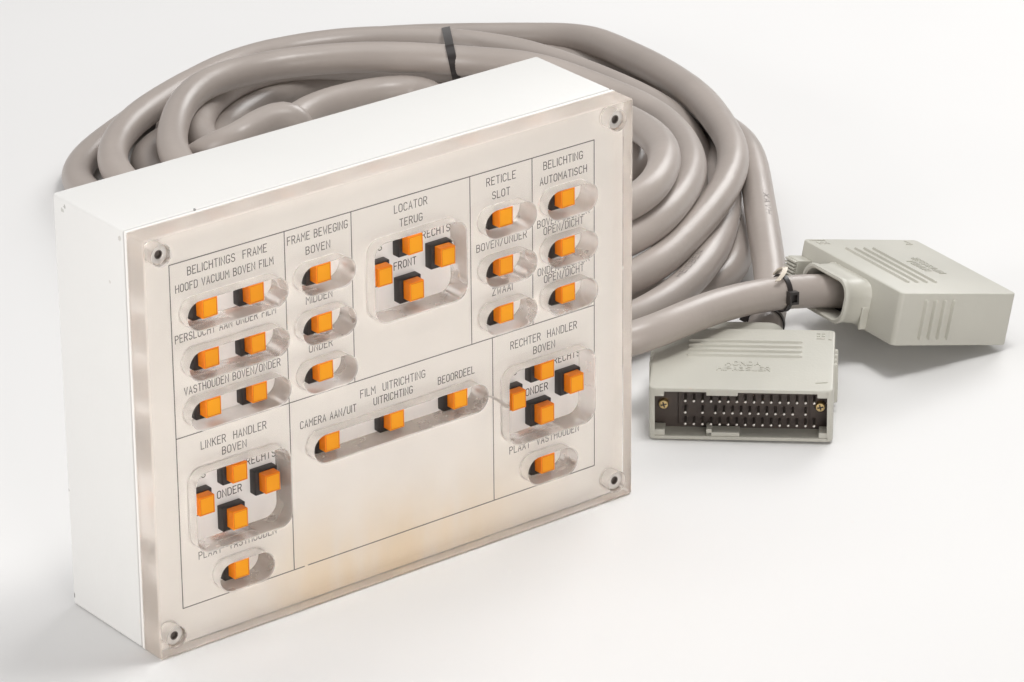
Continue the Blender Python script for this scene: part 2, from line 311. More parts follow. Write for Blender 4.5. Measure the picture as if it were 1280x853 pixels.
CABLE_LONG = [(150.0,92.0,70.0),(154.4,102.3,66.6),(159.0,112.4,63.2),(163.8,122.3,59.6),(168.9,132.1,56.1),(174.2,141.9,52.5),(179.5,151.6,49.1),(185.0,161.3,45.8),(190.5,170.9,42.7),(196.2,180.5,39.7),(201.9,190.1,36.9),(207.8,199.7,34.3),(213.8,209.3,31.9),(219.8,218.9,29.8),(226.0,228.5,27.9),(232.1,238.2,26.2),(238.3,247.9,24.8),(244.5,257.6,23.7),(250.6,267.5,22.7),(256.7,277.4,22.0),(262.7,287.3,21.5),(268.6,297.4,21.2),(274.4,307.6,21.0),(280.0,317.9,21.0),(285.3,328.3,21.2),(290.4,338.8,21.7),(295.1,349.5,22.4),(299.5,360.3,23.5),(303.6,371.2,24.7),(307.4,382.1,26.0),(311.0,393.2,27.1),(314.5,404.3,28.1),(317.7,415.4,29.0),(320.9,426.6,29.8),(324.0,437.8,30.5),(327.0,449.0,31.2),(330.1,460.2,31.9),(333.5,471.3,32.6),(337.6,482.1,33.4),(342.7,492.5,34.3),(348.9,502.4,35.2),(356.0,511.8,36.2),(363.7,520.8,37.3),(371.9,529.2,38.6),(380.8,536.8,40.0),(390.5,543.2,41.2),(400.9,548.4,42.1),(411.9,552.1,42.4),(423.3,554.4,42.4),(434.8,555.2,42.3),(446.3,554.4,42.2),(457.6,552.2,42.4),(468.7,548.6,42.7),(479.4,543.8,43.0),(489.8,538.1,43.4),(499.8,531.7,43.7),(509.5,524.8,43.9),(518.8,517.3,44.0),(527.6,509.3,44.1),(535.9,500.9,44.2),(543.4,491.8,44.4),(549.9,482.2,44.8),(555.5,472.0,45.6),(560.0,461.3,46.8),(563.7,450.2,48.3),(566.9,438.9,49.7),(569.7,427.4,50.7),(572.3,415.8,51.3),(574.7,404.1,51.4),(576.8,392.4,51.1),(578.6,380.6,50.7),(580.0,368.8,50.3),(580.6,357.1,50.2),(580.4,345.3,50.4),(579.2,333.6,50.9),(577.1,321.9,51.5),(574.3,310.4,52.3),(570.7,299.0,53.0),(566.6,287.9,53.6),(562.0,276.9,54.1),(556.8,266.1,54.4),(551.0,255.7,54.7),(544.7,245.6,54.8),(537.8,236.0,55.0),(530.2,226.8,55.1),(522.0,218.2,55.3),(513.3,210.2,55.6),(504.1,202.6,55.9),(494.6,195.6,56.1),(484.7,189.1,56.0),(474.6,183.3,55.6),(464.2,178.7,54.8),(453.8,175.6,53.7),(443.4,174.4,52.3),(433.2,175.0,50.7),(423.2,177.1,49.0),(413.5,180.2,47.3),(404.0,183.9,45.6),(394.7,188.0,43.9),(385.8,192.5,42.3),(377.3,197.3,40.8),(369.1,202.6,39.3),(361.5,208.2,37.9),(354.4,214.3,36.6),(347.9,220.9,35.4),(342.0,227.9,34.2),(336.8,235.4,33.0),(332.2,243.3,32.0),(328.5,251.7,31.2),(325.4,260.4,30.5),(323.0,269.5,30.0),(321.4,279.0,29.8),(320.4,288.7,29.7),(320.1,298.7,29.8),(320.4,308.9,30.0),(321.3,319.3,30.1),(322.7,329.8,30.3),(324.6,340.5,30.4),(327.0,351.3,30.4),(329.8,362.1,30.2),(332.9,373.0,29.9),(336.4,384.0,29.5),(340.1,394.9,28.9),(344.0,405.9,28.1),(348.1,416.9,27.2),(352.3,428.0,26.1),(356.5,439.0,25.1),(360.7,450.2,24.1),(364.7,461.4,23.3),(368.2,472.8,22.8),(371.3,484.3,22.6),(374.2,495.7,22.7),(377.2,506.9,22.9),(381.1,517.5,23.3),(386.0,527.6,23.7),(392.4,537.1,24.2),(399.9,545.8,24.6),(408.5,553.8,25.0),(417.9,561.0,25.4),(427.9,567.2,25.7),(438.3,572.4,25.9),(449.1,576.4,26.2),(460.3,579.0,26.5),(471.5,580.1,26.7),(482.8,579.5,26.8),(493.9,577.1,26.4),(504.7,573.3,25.7),(515.0,568.2,24.7),(524.8,562.2,23.7),(534.2,555.5,23.0),(543.1,548.1,22.7),(551.2,540.1,23.0),(558.5,531.4,23.8),(564.6,522.0,24.9),(569.3,512.0,26.3),(572.3,501.5,27.5),(573.6,490.5,28.5),(573.5,479.3,29.3),(572.7,468.0,30.1),(571.3,456.7,30.8),(569.7,445.3,31.8),(567.9,433.9,33.0),(566.0,422.6,34.5),(564.2,411.3,36.5),(562.3,400.1,38.8),(560.4,388.8,41.3),(558.4,377.6,43.9),(556.4,366.4,46.6),(554.1,355.2,49.3),(551.8,344.0,52.0),(549.3,332.8,54.6),(546.7,321.7,57.2),(543.8,310.5,59.7),(540.7,299.3,62.0),(537.2,288.2,64.1),(533.3,277.1,66.0),(529.1,266.1,67.8),(524.5,255.2,69.4),(519.4,244.5,70.8),(513.8,234.2,71.9),(507.4,224.2,72.8),(500.2,214.8,73.5),(492.4,206.1,73.9),(483.8,198.0,74.1),(474.7,190.8,74.0),(465.3,184.9,73.6),(455.5,180.8,72.8),(445.8,178.8,71.7),(436.1,179.1,70.2),(426.6,181.1,68.5),(417.3,184.4,66.6),(408.2,188.2,64.8),(399.3,192.5,63.0),(390.6,197.1,61.2),(382.1,202.2,59.5),(374.0,207.6,57.9),(366.1,213.4,56.3),(358.5,219.7,54.9),(351.3,226.4,53.7),(344.4,233.6,52.5),(337.8,241.2,51.4),(331.6,249.2,50.4),(325.7,257.7,49.4),(320.1,266.6,48.4),(315.0,275.8,47.2),(310.2,285.4,46.0),(305.8,295.4,44.8),(301.8,305.6,43.5),(298.1,316.1,42.3),(294.7,326.9,41.1),(291.7,337.8,39.7),(289.1,348.9,38.2),(287.0,360.2,36.4),(285.2,371.6,34.5),(283.7,383.0,32.5),(282.5,394.5,30.6),(281.6,406.1,28.6),(281.1,417.7,26.6),(280.9,429.4,24.6),(281.2,441.0,22.5),(281.9,452.6,20.5),(283.0,464.2,18.5),(284.4,475.8,16.7),(286.2,487.4,15.1),(288.3,498.9,13.7),(290.9,510.3,12.5),(294.3,521.4,11.5),(298.7,531.9,10.8),(304.5,541.8,10.4),(311.6,550.7,10.1),(319.9,558.8,10.0),(329.2,566.1,10.0),(339.0,572.6,10.0),(349.3,578.7,10.0),(359.8,584.4,10.0),(370.4,590.0,10.0),(380.9,595.7,10.0),(391.5,601.5,10.0),(402.0,607.4,10.0),(412.6,613.0,10.0),(423.4,618.3,10.1),(434.5,623.1,10.1),(445.8,627.3,10.1),(457.4,630.8,10.1),(469.2,633.6,10.1),(481.2,635.6,10.1),(493.3,636.8,10.1),(505.4,637.2,10.1),(517.6,636.7,10.1),(529.6,635.4,10.1),(541.6,633.0,10.1),(553.3,629.7,10.1),(564.8,625.4,10.3),(575.8,620.2,10.6),(586.5,614.0,11.0),(596.7,607.1,11.5),(606.4,599.6,12.1),(615.8,591.8,12.7),(624.8,583.8,13.2),(633.6,575.6,13.8),(641.9,567.2,14.3),(649.7,558.3,15.1),(656.6,548.9,16.1),(662.5,538.8,17.5),(666.9,528.3,19.4),(669.7,517.2,21.6),(671.0,505.7,23.8),(670.8,494.0,26.0),(669.6,482.2,27.7),(667.7,470.4,29.1),(665.5,458.6,30.4),(663.1,447.0,31.6),(660.5,435.4,32.9),(657.8,423.8,34.2),(654.8,412.4,35.6),(651.6,400.9,36.9),(648.3,389.5,38.2),(644.7,378.1,39.4),(640.9,366.8,40.5),(637.0,355.6,41.6),(632.7,344.5,42.6),(628.2,333.4,43.4),(623.4,322.4,44.0),(618.4,311.5,44.4),(613.2,300.7,44.6),(607.8,290.0,44.8),(602.2,279.5,45.0),(596.3,269.2,45.2),(589.8,259.2,45.4),(582.8,249.7,45.4),(575.2,240.6,45.5),(566.9,231.9,45.4),(558.2,223.8,45.2),(549.0,216.1,44.9),(539.5,208.9,44.4),(529.6,202.2,43.8),(519.5,195.9,43.1),(509.1,189.9,42.3),(498.6,184.2,41.4),(488.0,178.7,40.5),(477.3,173.3,39.7),(466.7,168.1,39.0),(456.1,163.6,38.5),(445.5,160.3,37.9),(435.3,158.7,37.0),(425.5,159.2,35.8),(416.2,161.6,34.1),(407.4,165.3,32.2),(398.9,169.9,30.2),(390.8,174.9,28.2),(382.9,180.4,26.2),(375.5,186.2,24.3),(368.4,192.4,22.4),(361.8,199.0,20.6),(355.7,206.0,18.9),(350.0,213.5,17.3),(344.8,221.4,15.8),(340.2,229.8,14.5),(336.0,238.6,13.4),(332.3,247.8,12.5),(329.0,257.3,11.7),(326.2,267.3,11.1),(323.8,277.5,10.6),(321.8,288.0,10.3),(320.1,298.8,10.1),(318.8,309.7,9.9),(317.9,320.9,9.8),(317.2,332.2,9.8),(316.9,343.7,9.7),(316.8,355.2,9.7),(317.1,366.8,9.7),(317.6,378.5,9.7),(318.3,390.2,9.7),(319.3,401.9,9.7),(320.6,413.6,9.7),(322.0,425.3,9.7),(323.7,436.9,9.7),(325.7,448.5,9.7),(327.8,460.1,9.7),(330.1,471.7,9.7),(332.5,483.2,9.7),(335.2,494.6,9.7),(338.0,505.9,9.7),(341.4,516.8,9.7),(345.5,527.1,9.7),(350.9,536.2,9.7),(357.8,544.1,9.7),(366.6,550.5,9.7),(377.2,555.9,9.7),(388.9,560.8,9.7),(400.7,565.5,9.7),(411.9,570.6,9.7),(422.5,575.9,9.7),(433.0,581.2,9.7),(443.7,586.1,9.8),(454.7,590.5,9.9),(466.0,594.1,9.9),(477.6,596.8,9.9),(489.2,598.7,9.8),(500.9,599.5,9.8),(512.6,599.4,9.7),(524.0,598.3,9.7),(535.3,596.1,9.7),(546.1,592.9,9.7),(556.5,588.5,9.7),(566.5,583.2,9.7),(576.0,576.9,9.7),(585.2,569.9,9.7),(594.1,562.3,9.7),(602.8,554.4,9.7),(611.1,546.1,9.7),(618.9,537.4,9.7),(626.0,528.2,9.7),(632.4,518.5,9.7),(638.2,508.4,9.7),(643.3,498.0,9.7),(647.6,487.3,9.7),(651.1,476.3,9.7),(653.4,465.1,9.7),(654.6,453.7,9.7),(654.6,442.1,9.7),(653.6,430.6,9.8),(651.7,419.0,10.0),(649.1,407.5,10.3),(646.0,396.1,10.8),(642.4,384.7,11.3),(638.8,373.4,11.8),(635.1,362.0,12.2),(631.5,350.6,12.5),(628.1,339.1,12.7),(624.7,327.6,13.1),(620.9,316.1,14.0),(616.5,305.0,15.9),(610.9,294.4,18.5),(604.3,284.5,21.5),(597.0,275.1,24.1),(589.3,265.7,25.9),(581.8,256.3,26.9),(574.3,246.8,27.2),(566.8,237.5,27.2),(559.1,228.4,26.9),(551.2,219.6,26.5),(543.0,211.1,26.1),(534.4,202.9,25.7),(525.7,194.9,25.5),(516.8,187.1,25.5),(507.6,179.5,25.8),(498.1,172.2,26.0),(488.2,165.3,26.0),(477.9,159.1,25.5),(467.3,153.6,25.0),(456.4,148.7,24.5),(445.6,144.3,24.1),(434.8,140.6,24.0),(424.3,137.9,23.8),(414.4,136.3,23.6),(405.1,135.9,23.3),(396.6,136.3,23.0),(388.5,137.1,22.6),(380.8,138.1,22.3),(373.5,139.0,21.9),(366.6,139.8,21.7),(360.1,140.3,21.5),(354.1,140.7,21.3),(348.6,140.7,21.3),(343.6,140.4,21.4),(339.1,139.6,21.6),(335.0,138.2,22.0),(331.4,136.2,22.7),(328.5,133.6,23.5),(326.2,130.5,24.5),(324.8,126.9,25.7),(324.3,123.1,27.0),(324.8,119.2,28.4),(326.0,115.2,29.8),(328.1,111.3,31.2),(330.8,107.3,32.7),(334.1,103.1,34.3),(337.9,98.8,36.0),(342.3,94.4,37.7),(347.1,89.9,39.5),(352.5,85.5,41.3),(358.6,81.6,43.0),(365.7,78.6,44.4),(374.1,77.1,45.3),(383.7,77.1,45.6),(394.3,78.5,45.4),(405.5,80.7,44.8),(416.9,83.2,43.9),(428.5,85.5,42.8),(440.1,87.2,41.6),(451.8,88.1,40.4),(463.5,87.9,39.3),(475.0,86.4,38.3),(486.2,83.8,37.2),(497.2,80.2,36.0),(508.1,76.0,34.4),(518.8,71.6,32.5),(524.2,69.4,31.5)]
CABLE_SHORT = [(110.0,92.0,60.0),(113.5,102.1,56.9),(117.5,112.1,53.8),(122.2,121.8,50.7),(127.5,131.3,47.6),(133.0,140.6,44.5),(138.7,150.0,41.6),(144.5,159.3,38.7),(150.5,168.5,36.0),(156.6,177.7,33.4),(162.9,186.8,30.9),(169.2,195.9,28.7),(175.7,204.9,26.5),(182.3,214.0,24.6),(188.9,223.0,22.8),(195.6,232.0,21.1),(202.2,241.1,19.6),(208.8,250.2,18.3),(215.4,259.3,17.1),(221.8,268.5,16.1),(228.1,277.7,15.2),(234.2,287.1,14.4),(240.2,296.5,13.7),(245.9,306.1,13.1),(251.4,315.7,12.6),(256.6,325.5,12.2),(261.7,335.4,11.9),(266.4,345.4,11.7),(271.0,355.5,11.6),(275.3,365.7,11.5),(279.3,376.1,11.6),(283.2,386.5,11.7),(286.7,397.1,12.1),(290.0,407.7,12.7),(293.0,418.5,13.6),(295.5,429.3,14.8),(297.6,440.2,16.2),(299.4,451.2,17.7),(300.8,462.2,19.4),(302.0,473.3,21.0),(303.5,484.3,22.6),(305.6,495.1,23.9),(309.0,505.6,25.0),(313.9,515.6,25.8),(320.3,525.0,26.4),(327.8,533.8,26.8),(336.2,542.0,27.2),(345.4,549.6,27.5),(355.1,556.4,27.8),(365.2,562.7,28.0),(375.7,568.4,28.2),(386.5,573.6,28.3),(397.4,578.4,28.4),(408.6,582.9,28.4),(419.8,587.1,28.3),(431.2,591.1,28.3),(442.7,594.6,28.4),(454.5,597.3,28.5),(466.4,599.0,28.6),(478.3,599.5,28.8),(490.2,598.8,29.0),(501.9,596.9,29.1),(513.4,593.8,29.4),(524.4,589.7,29.6),(535.1,584.7,29.9),(545.2,578.6,30.2),(554.8,571.7,30.5),(563.7,563.9,30.9),(572.0,555.5,31.3),(579.6,546.4,31.6),(586.6,536.7,31.9),(593.0,526.7,32.3),(598.7,516.3,32.5),(603.7,505.5,32.7),(607.8,494.4,32.9),(611.1,483.0,33.0),(613.6,471.3,33.0),(615.6,459.6,33.0),(617.2,447.7,32.9),(618.5,435.7,32.7),(619.6,423.8,32.4),(620.5,411.8,32.0),(621.2,399.9,31.5),(621.5,387.9,31.0),(621.4,376.0,30.4),(620.7,364.2,29.8),(619.3,352.5,29.1),(616.9,341.1,28.1),(613.5,330.1,26.5),(609.4,319.5,24.1),(604.6,309.1,20.7),(599.9,298.6,17.0),(595.4,287.8,13.8),(591.0,276.9,11.5),(586.5,266.0,10.3),(581.4,255.4,9.8),(575.8,245.0,9.7),(569.6,234.8,9.7),(562.9,224.8,9.7),(555.9,215.0,9.7),(548.5,205.5,9.7),(540.7,196.5,9.7),(532.2,188.2,9.7),(522.9,181.0,9.7),(512.9,175.4,9.7),(502.2,171.7,9.7),(491.1,170.1,9.7),(479.9,170.4,9.7),(469.0,172.7,9.7),(458.7,176.5,9.7),(449.1,181.6,9.7),(440.2,187.6,9.7),(431.8,194.1,9.7),(423.8,201.0,9.7),(416.1,208.1,9.7),(408.8,215.5,9.7),(401.9,223.0,9.7),(395.5,230.9,9.7),(389.5,239.0,9.7),(384.0,247.4,9.7),(379.1,256.0,9.7),(374.7,265.0,9.7),(370.9,274.3,9.7),(367.7,283.8,9.7),(365.1,293.6,9.7),(363.1,303.6,9.7),(361.6,313.8,9.7),(360.6,324.3,9.7),(360.2,334.9,9.7),(360.2,345.7,9.7),(360.7,356.5,9.7),(361.7,367.5,9.7),(363.0,378.6,9.7),(364.6,389.8,9.7),(366.6,401.0,9.7),(368.8,412.3,9.7),(371.3,423.5,9.7),(374.0,434.8,9.7),(376.7,446.2,9.7),(379.6,457.5,9.7),(382.4,468.9,9.7),(385.2,480.4,9.7),(387.9,491.8,9.7),(390.9,503.1,9.7),(394.3,514.1,9.7),(398.7,524.4,9.7),(404.3,533.9,9.7),(411.3,542.4,9.7),(419.3,549.9,9.7),(428.2,556.6,9.7),(437.8,562.5,9.7),(447.9,567.6,9.7),(458.3,571.9,9.7),(469.1,575.5,9.7),(480.1,578.0,9.7),(491.3,579.4,9.7),(502.7,579.4,9.7),(514.1,577.7,9.7),(525.2,574.4,9.7),(535.8,569.5,9.7),(545.8,563.3,9.7),(554.8,555.8,9.7),(562.6,547.2,9.7),(568.9,537.7,9.7),(573.5,527.4,9.7),(576.3,516.4,9.8),(577.7,505.0,10.0),(578.3,493.4,10.4),(578.3,481.7,10.9),(578.1,470.0,11.7),(577.6,458.3,12.7),(576.8,446.6,13.8),(575.8,435.0,15.2),(574.5,423.5,16.9),(572.9,412.0,18.8),(571.0,400.6,20.8),(568.9,389.3,23.1),(566.5,378.0,25.4),(564.0,366.7,27.8),(561.3,355.5,30.3),(558.4,344.3,32.8),(555.3,333.2,35.4),(552.1,322.1,37.9),(548.5,311.1,40.2),(544.3,300.5,42.1),(539.3,290.5,43.5),(533.4,281.7,44.3),(526.7,274.8,44.3),(519.7,270.6,43.8),(512.8,269.4,42.9),(506.3,270.9,41.8),(500.3,274.3,40.7),(494.9,278.8,39.5),(489.9,283.8,38.4),(485.4,289.2,37.4),(481.5,294.8,36.4),(478.3,300.7,35.4),(475.7,307.0,34.5),(473.8,313.5,33.7),(472.6,320.3,32.9),(472.1,327.3,32.2),(472.4,334.7,31.6),(473.3,342.3,31.0),(474.9,350.1,30.5),(477.0,358.1,30.0),(479.7,366.4,29.6),(482.8,374.7,29.2),(486.2,383.3,28.9),(490.0,391.9,28.6),(494.0,400.6,28.4),(498.2,409.4,28.2),(502.4,418.3,28.0),(506.7,427.3,27.8),(511.0,436.3,27.6),(515.3,445.3,27.5),(519.5,454.3,27.4),(523.3,463.4,27.3),(526.5,472.2,27.2),(528.0,480.7,27.1),(526.9,488.3,27.0),(522.6,494.9,27.0),(515.3,500.1,27.0),(505.8,504.0,27.0),(494.9,506.6,27.0),(483.5,508.1,27.0),(472.0,508.2,27.1),(460.8,507.1,27.0),(450.4,504.8,26.9),(441.5,501.4,26.7),(434.4,497.4,26.4),(429.4,493.0,26.1),(426.1,488.7,25.9),(423.8,484.4,25.7),(422.0,480.3,25.8),(420.4,476.3,26.1),(419.0,472.4,26.7),(417.6,468.7,27.8),(416.3,465.2,29.4),(415.1,462.1,31.7),(414.0,459.7,34.7),(413.0,458.2,38.1),(411.8,457.6,41.6),(410.2,458.1,44.8),(407.8,459.5,47.1),(403.8,461.4,48.3),(398.2,462.9,48.4),(391.1,463.3,47.8),(383.5,462.5,46.8),(376.4,461.4,45.6),(370.5,461.1,44.3),(366.0,462.0,42.8),(362.5,464.3,41.0),(359.8,467.3,39.0),(357.7,470.8,36.6),(356.1,474.5,33.9),(355.1,478.6,31.0),(354.6,483.0,27.8),(354.7,487.8,24.7),(355.3,493.0,21.7),(356.4,498.6,19.0),(358.0,504.6,16.6),(360.1,510.9,14.5),(363.0,517.4,12.8),(366.5,524.3,11.4),(370.8,532.0,10.5),(375.8,540.8,10.0),(381.4,551.0,9.8),(387.5,561.9,9.7),(394.4,572.5,9.7),(402.2,581.6,9.7),(411.0,589.2,9.7),(420.7,595.5,9.7),(431.0,601.0,9.7),(441.7,605.8,9.7),(452.7,609.9,9.7),(464.0,613.2,9.7),(475.4,615.8,9.7),(487.0,617.6,9.7),(498.7,618.5,9.7),(510.4,618.5,9.7),(522.0,617.7,9.7),(533.6,615.8,9.7),(544.9,613.0,9.7),(555.9,609.2,9.7),(566.5,604.4,9.7),(576.7,598.7,9.7),(586.4,592.3,9.7),(595.8,585.1,9.7),(604.9,577.6,9.7),(613.8,569.6,9.7),(622.5,561.4,9.7),(630.7,552.8,9.7),(638.4,543.7,9.7),(645.4,534.2,9.7),(651.6,524.2,9.7),(657.2,513.8,9.7),(662.1,503.0,9.9),(666.2,491.8,10.3),(669.5,480.4,11.2),(671.6,468.7,12.4),(672.5,456.8,14.0),(672.2,444.9,15.8),(670.8,433.0,17.6),(668.5,421.2,19.2),(665.6,409.5,20.5),(662.2,398.0,21.8),(658.5,386.6,22.8),(654.5,375.2,23.8),(650.4,363.9,24.7),(646.1,352.7,25.7),(641.8,341.5,26.6),(637.5,330.4,27.6),(633.2,319.2,28.6),(629.0,307.9,29.8),(624.7,296.6,30.9),(620.0,285.4,31.7),(614.5,274.4,32.0),(608.4,263.8,31.9),(601.8,253.5,31.5),(594.8,243.6,31.1),(587.7,233.9,30.6),(580.6,224.2,30.0),(573.4,214.7,29.2),(566.2,205.1,28.4),(559.1,195.5,27.5),(551.9,185.9,26.5),(544.8,176.3,25.5),(537.6,166.7,24.4),(530.5,157.1,23.3),(523.3,147.6,22.2),(516.0,138.1,21.1),(508.5,128.8,20.1),(500.7,119.7,19.1),(492.7,110.9,18.3),(484.2,102.6,17.6),(475.3,94.7,17.0),(465.9,87.3,16.5),(456.2,80.5,16.1),(446.2,73.9,15.8),(441.1,70.6,15.6)]

# ------------------------------------------------------------------ the setting: a white table top
bm = bmesh.new()
vs = [bm.verts.new((x, y, -.3)) for x, y in ((-6000, -6000), (7000, -6000), (7000, 7000), (-6000, 7000))]
bm.faces.new(vs)
g = finish(bm, "table_surface", M_ground); g["kind"] = "structure"

# ------------------------------------------------------------------ the control box
W, H, TA, YP, YB = 300.0, 224.0, 14.2, 14.4, 79.2
boxo = empty("control_box", "white metal control box with clear acrylic front and orange push buttons, standing upright", "control box")

bm = bmesh.new()
box(bm, .2, W - .2, 17.6, YB, 0, H, 0, 1.5, 4)
housing = finish(bm, "housing", M_white, boxo)
bm = bmesh.new()
box(bm, .35, W - .35, YP, 16.9, .2, H - .2, 0, .25, 2)
box(bm, 1.1, W - 1.1, 16.9, 17.7, 1.1, H - 1.1, 1)
plate = finish(bm, "panel_plate", [M_plate, M_dark], boxo)

# holes milled through the acrylic
SL = []
for z in (177.0, 150.6, 124.3): SL += [(53.3, z, 29.4, 7.7), (107.2, z, 16.1, 7.7), (220.8, z, 16.1, 7.7), (260.6, z, 16.1, 7.7)]
SL += [(150.4, 84.8, 54.4, 7.6), (53.4, 31.9, 16.2, 7.7), (247.0, 31.9, 16.2, 7.7)]
PK = [(164, 164, 28.4, 21.4), (53.2, 71.7, 28.3, 21.5), (247, 71.6, 28.0, 21.0)]
SCR = [(10, 214), (290, 214), (10, 9.8), (290, 9.8)]
CH = .45
def holes(grow):
    hs = [rrect(x, z, hw + grow, hh + grow, hh + grow - 1e-3, 14) for x, z, hw, hh in SL]
    hs += [rrect(x, z, hw + grow, hh + grow, 7.5 + grow, 10) for x, z, hw, hh in PK]
    hs += [circle(x, z, 5.5 + grow) for x, z in SCR]
    return hs
def outer(grow): return rrect(W / 2, H / 2, W / 2 + grow, H / 2 + grow, 1.6 + grow, 5)
bm = bmesh.new()
front_e, back_e = [], []
def ringstack(loops, mis):
    vr = [[bm.verts.new((x, y, z)) for x, z in pts] for pts, y in loops]
    n = len(vr[0])
    for (a, b), mi in zip(zip(vr, vr[1:]), mis):
        for i in range(n):
            bm.faces.new((a[i], a[(i + 1) % n], b[(i + 1) % n], b[i])).material_index = mi
    for r, dst in ((vr[0], front_e), (vr[-1], back_e)):
        for i in range(n): dst.append(bm.edges.get((r[i], r[(i + 1) % n])))
for a, b, c in zip(holes(CH), holes(0), holes(.35)):
    ringstack([(a, 0), (b, CH), (b, TA - .35), (c, TA)], (2, 2, 4))  # last ring is white: the back rim highlight painted as colour
ringstack([(outer(-.7), 0), (outer(0), .7), (outer(0), TA)], (3, 3))
for es, mi in ((front_e, 0), (back_e, 1)):
    r = bmesh.ops.triangle_fill(bm, use_beauty=True, use_dissolve=False, edges=es)
    for f in r['geom']:
        if isinstance(f, bmesh.types.BMFace): f.material_index = mi
cover = finish(bm, "acrylic_cover", [M_acr, M_acr_back, M_acr_wall, M_acr_edge, M_crack_rim], boxo, angle=25)
bm = bmesh.new()   # hairline crack running between two of the milled openings
cpts = [(205.2, 84.6), (209, 82.6), (213, 79.6), (216.5, 76.2), (219.3, 73.2)]
loft(bm, [[(x, .6, z), (x, 7.5, z - 1.4), (x + .12, 7.5, z - 1.3), (x + .12, .6, z + .1)] for x, z in cpts], 0, True, True, True)
finish(bm, "hairline_crack", M_crack_rim, cover)

# printed ruling and lettering on the plate
def onplate(u, v, k): return (u, YP - .03 - .006 * k, v)
bm = bmesh.new()
LW = .55
rules = [((19.6, 203.8), (280.7, 203.4)), ((19.6, 19.4), (93.2, 19.4)), ((95.6, 19.4), (280.7, 19.4)), ((19.6, 111.8), (280.7, 111.5)),
         ((19.5, 203.8), (19.5, 19.4)), ((280.7, 203.4), (280.7, 19.4)), ((87, 203.7), (87, 19.6)), ((127.2, 203.6), (127.2, 111.7)),
         ((200.8, 203.4), (200.8, 111.5)), ((240.4, 203.3), (240.4, 111.4)), ((214, 111.4), (214, 19.5))]
for a, b in rules: ribbon(bm, [a, b], LW, onplate)
finish(bm, "printed_ruling", M_ink, plate, recalc=False)
T1, T2 = 4.1, 3.9
texts = [("BELICHTINGS  FRAME", 30, 76.4, 196, T1), ("HOOFD VACUUM BOVEN FILM", 22.8, 80, 188.4, T2),
 ("PERSLUCHT AAN ONDER FILM", 21.4, 80.6, 162.2, T2), ("VASTHOUDEN BOVEN/ONDER", 25.5, 82.3, 133.6, T2),
 ("FRAME BEWEGING", 88.8, 124.9, 195.9, T1), ("BOVEN", 99.7, 114.1, 188.1, T2), ("MIDDEN", 99, 114.6, 161.7, T2), ("ONDER", 100, 114, 135.4, T2),
 ("LOCATOR", 153.7, 173.9, 195.8, T1), ("TERUG", 156.9, 170.8, 187.9, T2),
 ("RETICLE", 211.4, 229.8, 195.5, T1), ("SLOT", 215, 226, 187.6, T2), ("BOVEN/ONDER", 204.6, 236.6, 161.2, T2), ("ZWAAI", 214.3, 227.1, 134.8, T2),
 ("BELICHTING", 247.9, 273.1, 195.2, T1), ("AUTOMATISCH", 245.5, 275.8, 187.2, T2),
 ("BOVEN SLUITER", 243.7, 277.4, 164.2, T2), ("OPEN/DICHT", 247.8, 273.4, 159.4, T2),
 ("ONDER SLUITER", 243.8, 277.4, 137.6, T2), ("OPEN/DICHT", 247.9, 273.6, 132.8, T2),
 ("FILM  UITRICHTING", 130.5, 170.8, 101.9, T1), ("UITRICHTING", 138.6, 162.8, 95.5, T2), ("BEOORDEEL", 179.1, 202.1, 95.3, T2), ("CAMERA AAN/UIT", 93.3, 127.5, 95.6, T2),
 ("RECHTER  HANDLER", 225.8, 269, 101.7, T1), ("BOVEN", 240.6, 254.5, 95, T2), ("PLAAT  VASTHOUDEN", 224.5, 270.1, 42.7, T2),
 ("LINKER  HANDLER", 33.9, 72.7, 102.2, T1), ("BOVEN", 46.3, 60.5, 95.8, T2), ("PLAAT  VASTHOUDEN", 30.1, 76.7, 43.2, T2),
 ("RECHTS", 175.3, 192.6, 174.4, T2), ("LINKS", 137.4, 150, 175.2, T2), ("FRONT", 157.4, 171.1, 162.1, T2),
 ("RECHTS", 64.6, 82, 82, T2), ("LINKS", 26.8, 39.8, 83.2, T2), ("ONDER", 46.5, 61, 69.1, T2),
 ("RECHTS", 259, 276.3, 81.8, T2), ("LINKS", 221.4, 234.3, 83, T2), ("ONDER", 240.5, 254.8, 68.8, T2)]
for t, x0, x1, z0, h in texts:
    bm = bmesh.new(); write(bm, t, x0, x1, z0, h, .48, onplate)
    finish(bm, "printed_legend", M_ink, plate, recalc=False)

# push buttons: black body on the plate, square orange cap in front
def button_body():
    bm = bmesh.new()
    box(bm, -6.7, 6.7, 9.3, YP - .02, -7.4, 5.6, 0, .35, 2)
    box(bm, -3.6, 3.6, 8.8, 9.35, -3.6, 3.6, 0)
    return finish(bm, "push_button", M_black, boxo)
def button_cap(parent):
    bm = bmesh.new()
    fs = box(bm, -4.55, 4.55, 3.7, 9.0, -5.0, 5.0, 0)
    face = min(fs, key=lambda f: f.calc_center_median().y)
    es = [e for e in bm.edges if not (abs(e.verts[0].co.y - 9) < .01 and abs(e.verts[1].co.y - 9) < .01)]
    bmesh.ops.bevel(bm, geom=es, offset=.45, segments=3, profile=.5, affect='EDGES')
    face = min(bm.faces, key=lambda f: (round(f.calc_center_median().y, 3), -f.calc_area()))
    bmesh.ops.inset_region(bm, faces=[face], thickness=.30, depth=0)
    r = bmesh.ops.inset_region(bm, faces=[face], thickness=.12, depth=-.25)
    for f in r['faces']: f.material_index = 2
    r = bmesh.ops.inset_region(bm, faces=[face], thickness=.10, depth=.22)
    for f in r['faces']: f.material_index = 2
    face.material_index = 1
    return finish(bm, "button_cap", [M_orange, M_orange_face, M_orange_groove], parent)
BT = []
